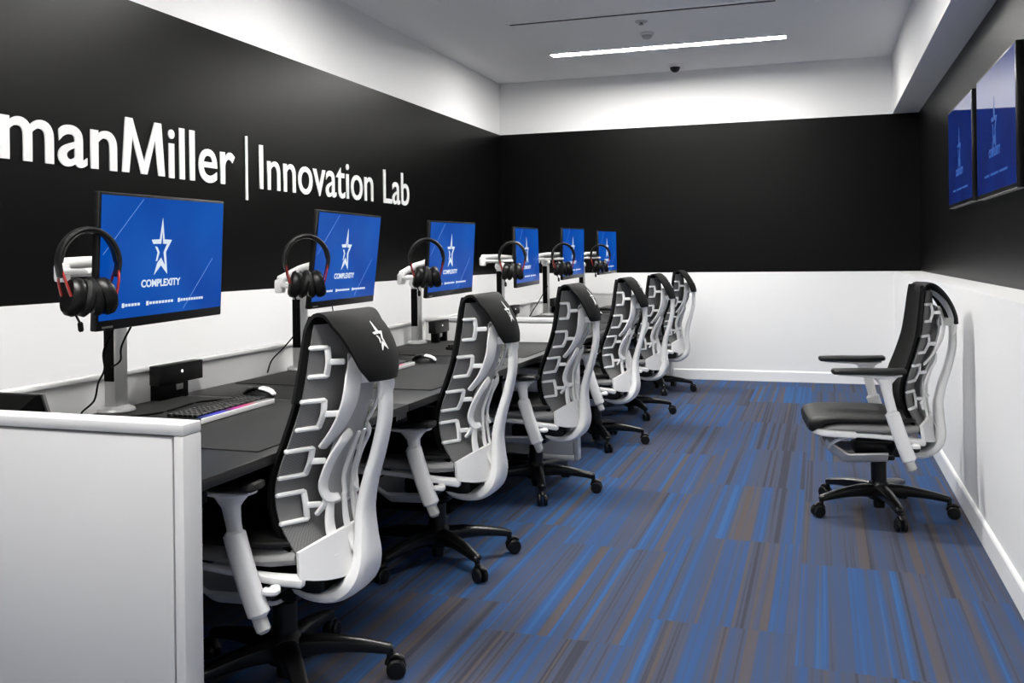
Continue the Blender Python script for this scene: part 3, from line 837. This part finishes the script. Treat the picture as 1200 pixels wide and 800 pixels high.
    # ---- spine
    sp = spline([(.338, 0, .945), (.342, 0, .875), (.338, 0, .800), (.317, 0, .711), (.291, 0, .628), (.274, 0, .545), (.275, 0, .463), (.276, 0, .400), (.256, 0, .345), (.205, 0, .304), (.130, 0, .296), (.07, 0, .312)], 5)
    MB().sweep(sp, vlerp([.060, .064, .066, .068, .074, .086, .108, .138, .168, .172, .165, .15], 5), vlerp([.026, .030, .032, .034, .036, .040, .046, .054, .060, .050, .04, .03], 5), side=(0, 1, 0), n=18, p=2.8).build('spine', W_, t)
    # collar at the head of the spine, and the arms of it that reach the back
    MB().sweep(spline([(.338, 0, .868), (.346, 0, .905), (.338, 0, .955), (.318, 0, 1.000), (.290, 0, 1.04), (.252, 0, 1.072), (.222, 0, 1.085)], 4), vlerp([.074, .086, .096, .120, .150, .18, .20], 4), vlerp([.020, .022, .016, .012, .010, .010, .010], 4), side=(0, 1, 0), n=18, p=3).build('spine_collar', 'chair_white', t)
    c = MB()
    for s in (-1, 1): c.sweep([(.335, 0, .925), (.322, s * .03, .930), mem_pt(.93, s * .05, .03)], .034, .020, side=(0, 0, 1), n=10)
    c.build('spine_yoke', W_, t)
    # ---- stretch cover over the top of the back
    SU = [(.0, Fz(.87) - .004, .87, .190), (.16, Fz(.95) - .004, .95, .181), (.32, Fz(1.03) - .005, 1.03, .171), (.42, Fz(1.09) - .004, 1.085, .163), (.47, .196, 1.113, .158), (.52, .222, 1.120, .157), (.58, .255, 1.115, .156),
          (.68, .300, 1.078, .150), (.80, .338, 1.018, .140), (.92, .360, .958, .120), (1.0, .366, .922, .088)]
    su = smooth_tab([(a, u) for a, u, z, w in SU], .01); sz = smooth_tab([(a, z) for a, u, z, w in SU], .01); sw = smooth_tab([(a, w) for a, u, z, w in SU], .01)
    def cov(a, b, off=0):
        q = 2 * b - 1; u, z, w = interp(su, a), interp(sz, a), interp(sw, a)
        front = max(0, min(1, (.47 - a) / .1)); rear = max(0, min(1, (a - .5) / .15))
        u += front * .030 * (1 - q * q) - rear * .030 * q * q
        z += rear * .012 * q * q * (a - .5) * 2 - rear * .012 * q * q
        return Vector((u, q * w, z))
    c = MB().shell(lambda a, b: cov(a, b), 46, 16, .010)
    # close the tent's sides between its front and rear sheets is left open, as on the real cover
    cv = c.build('headrest_cover', 'cover', t, smooth=60)
    def on_cover(a0, b0, flip):
        def f(x, y, d):
            a = a0 + (y / .56) * flip; b = b0 + (x / (2 * interp(sw, a)))
            p = cov(a, b); e = 1e-3
            n = (cov(a + e, b) - p).cross(cov(a, b + e) - p).normalized()
            return p + n * (.0006 + d)
        return f
    st = MB(); add_star(st, .046, on_cover(.745, .5, -1)); st.build('star_emblem', 'thread', cv, smooth=0)
    st = MB(); add_star(st, .048, on_cover(.26, .5, 1)); st.build('star_emblem', 'thread', cv, smooth=0)
    st = MB()
    f = on_cover(.10, .5, 1)
    for k in range(3): st.prism([(-.03 + k * .022, -.006), (-.014 + k * .022, -.006), (-.014 + k * .022, .006), (-.03 + k * .022, .006)], lambda x, y: f(x, y, .0016), lambda x, y: f(x, y, 0))
    st.build('small_emblem', 'thread', cv, smooth=0)
    return t
chair = make_chair()
CH = [  # x, y, yaw, base angle, arm drop, label
    (-1.54, 2.45, 0, 22.8, .062, 'white-backed office chair nearest the camera, at the first desk behind the near end panel'),
    (-1.538, 3.62, 0, -37.5, .10, 'second white-backed office chair from the camera in the row at the desks'),
    (-1.483, 4.87, 0, 4, .075, 'third white-backed office chair from the camera, in front of the middle end panel'),
    (-1.46, 6.19, 0, 9, .07, 'fourth office chair from the camera, first of the far three'),
    (-1.455, 7.38, 0, 14, .07, 'fifth office chair from the camera, middle of the far three'),
    (-1.46, 8.72, 0, 1, .07, 'last office chair of the row, against the white end wall'),
    (.255, 4.90, 6, -5, 0, 'single office chair standing alone by the white right wall, seen from its side')]
def set_chair(o, x, y, yaw, ba, drop, label):
    o.location = (x, y, 0); o.rotation_euler = (0, 0, math.radians(yaw)); o['label'] = label
    k = 0
    for c in o.children:
        kind = c.name.split('.')[0]
        if kind == 'leg':
            c.rotation_euler = (0, 0, math.radians(ba - yaw) + k * 2 * PI / 5); k += 1
        elif kind == 'armrest':
            c.location = (drop * .28, 0, -drop)
copies = [chair] + [dup(chair, (0, 0, 0)) for _ in CH[1:]]
for o, a in zip(copies, CH): set_chair(o, *a)

# ------------------------------------------------------------------ world, camera, view
w = bpy.data.worlds.new('World'); SC.world = w; w.use_nodes = True
w.node_tree.nodes['Background'].inputs['Color'].default_value = (.5, .5, .5, 1)
w.node_tree.nodes['Background'].inputs['Strength'].default_value = .0

cam = bpy.data.cameras.new('camera'); co = bpy.data.objects.new('camera', cam); COL.objects.link(co)
a, r = .3189, .0121
R0 = Vector((math.cos(a), math.sin(a), 0)); U0 = Vector((0, 0, 1)); FW = Vector((-math.sin(a), math.cos(a), 0))
RR = R0 * math.cos(r) - U0 * math.sin(r); UU = R0 * math.sin(r) + U0 * math.cos(r)
co.matrix_world = Matrix.Translation((0, 0, 1.27)) @ Matrix((RR, UU, -FW)).transposed().to_4x4()
cam.sensor_width = 36; cam.lens = 1097.33 / 1200 * 36
cam.shift_y = -(400 - 299.95) / 1200
cam.clip_start = .02; cam.clip_end = 60
SC.camera = co
vs = SC.view_settings
vs.view_transform = 'Standard'; vs.look = 'None'; vs.gamma = 1; vs.exposure = 0.0; vs.use_curve_mapping = False
SC.cycles.max_bounces = 8; SC.cycles.diffuse_bounces = 4; SC.cycles.glossy_bounces = 4
SC.cycles.use_denoising = True
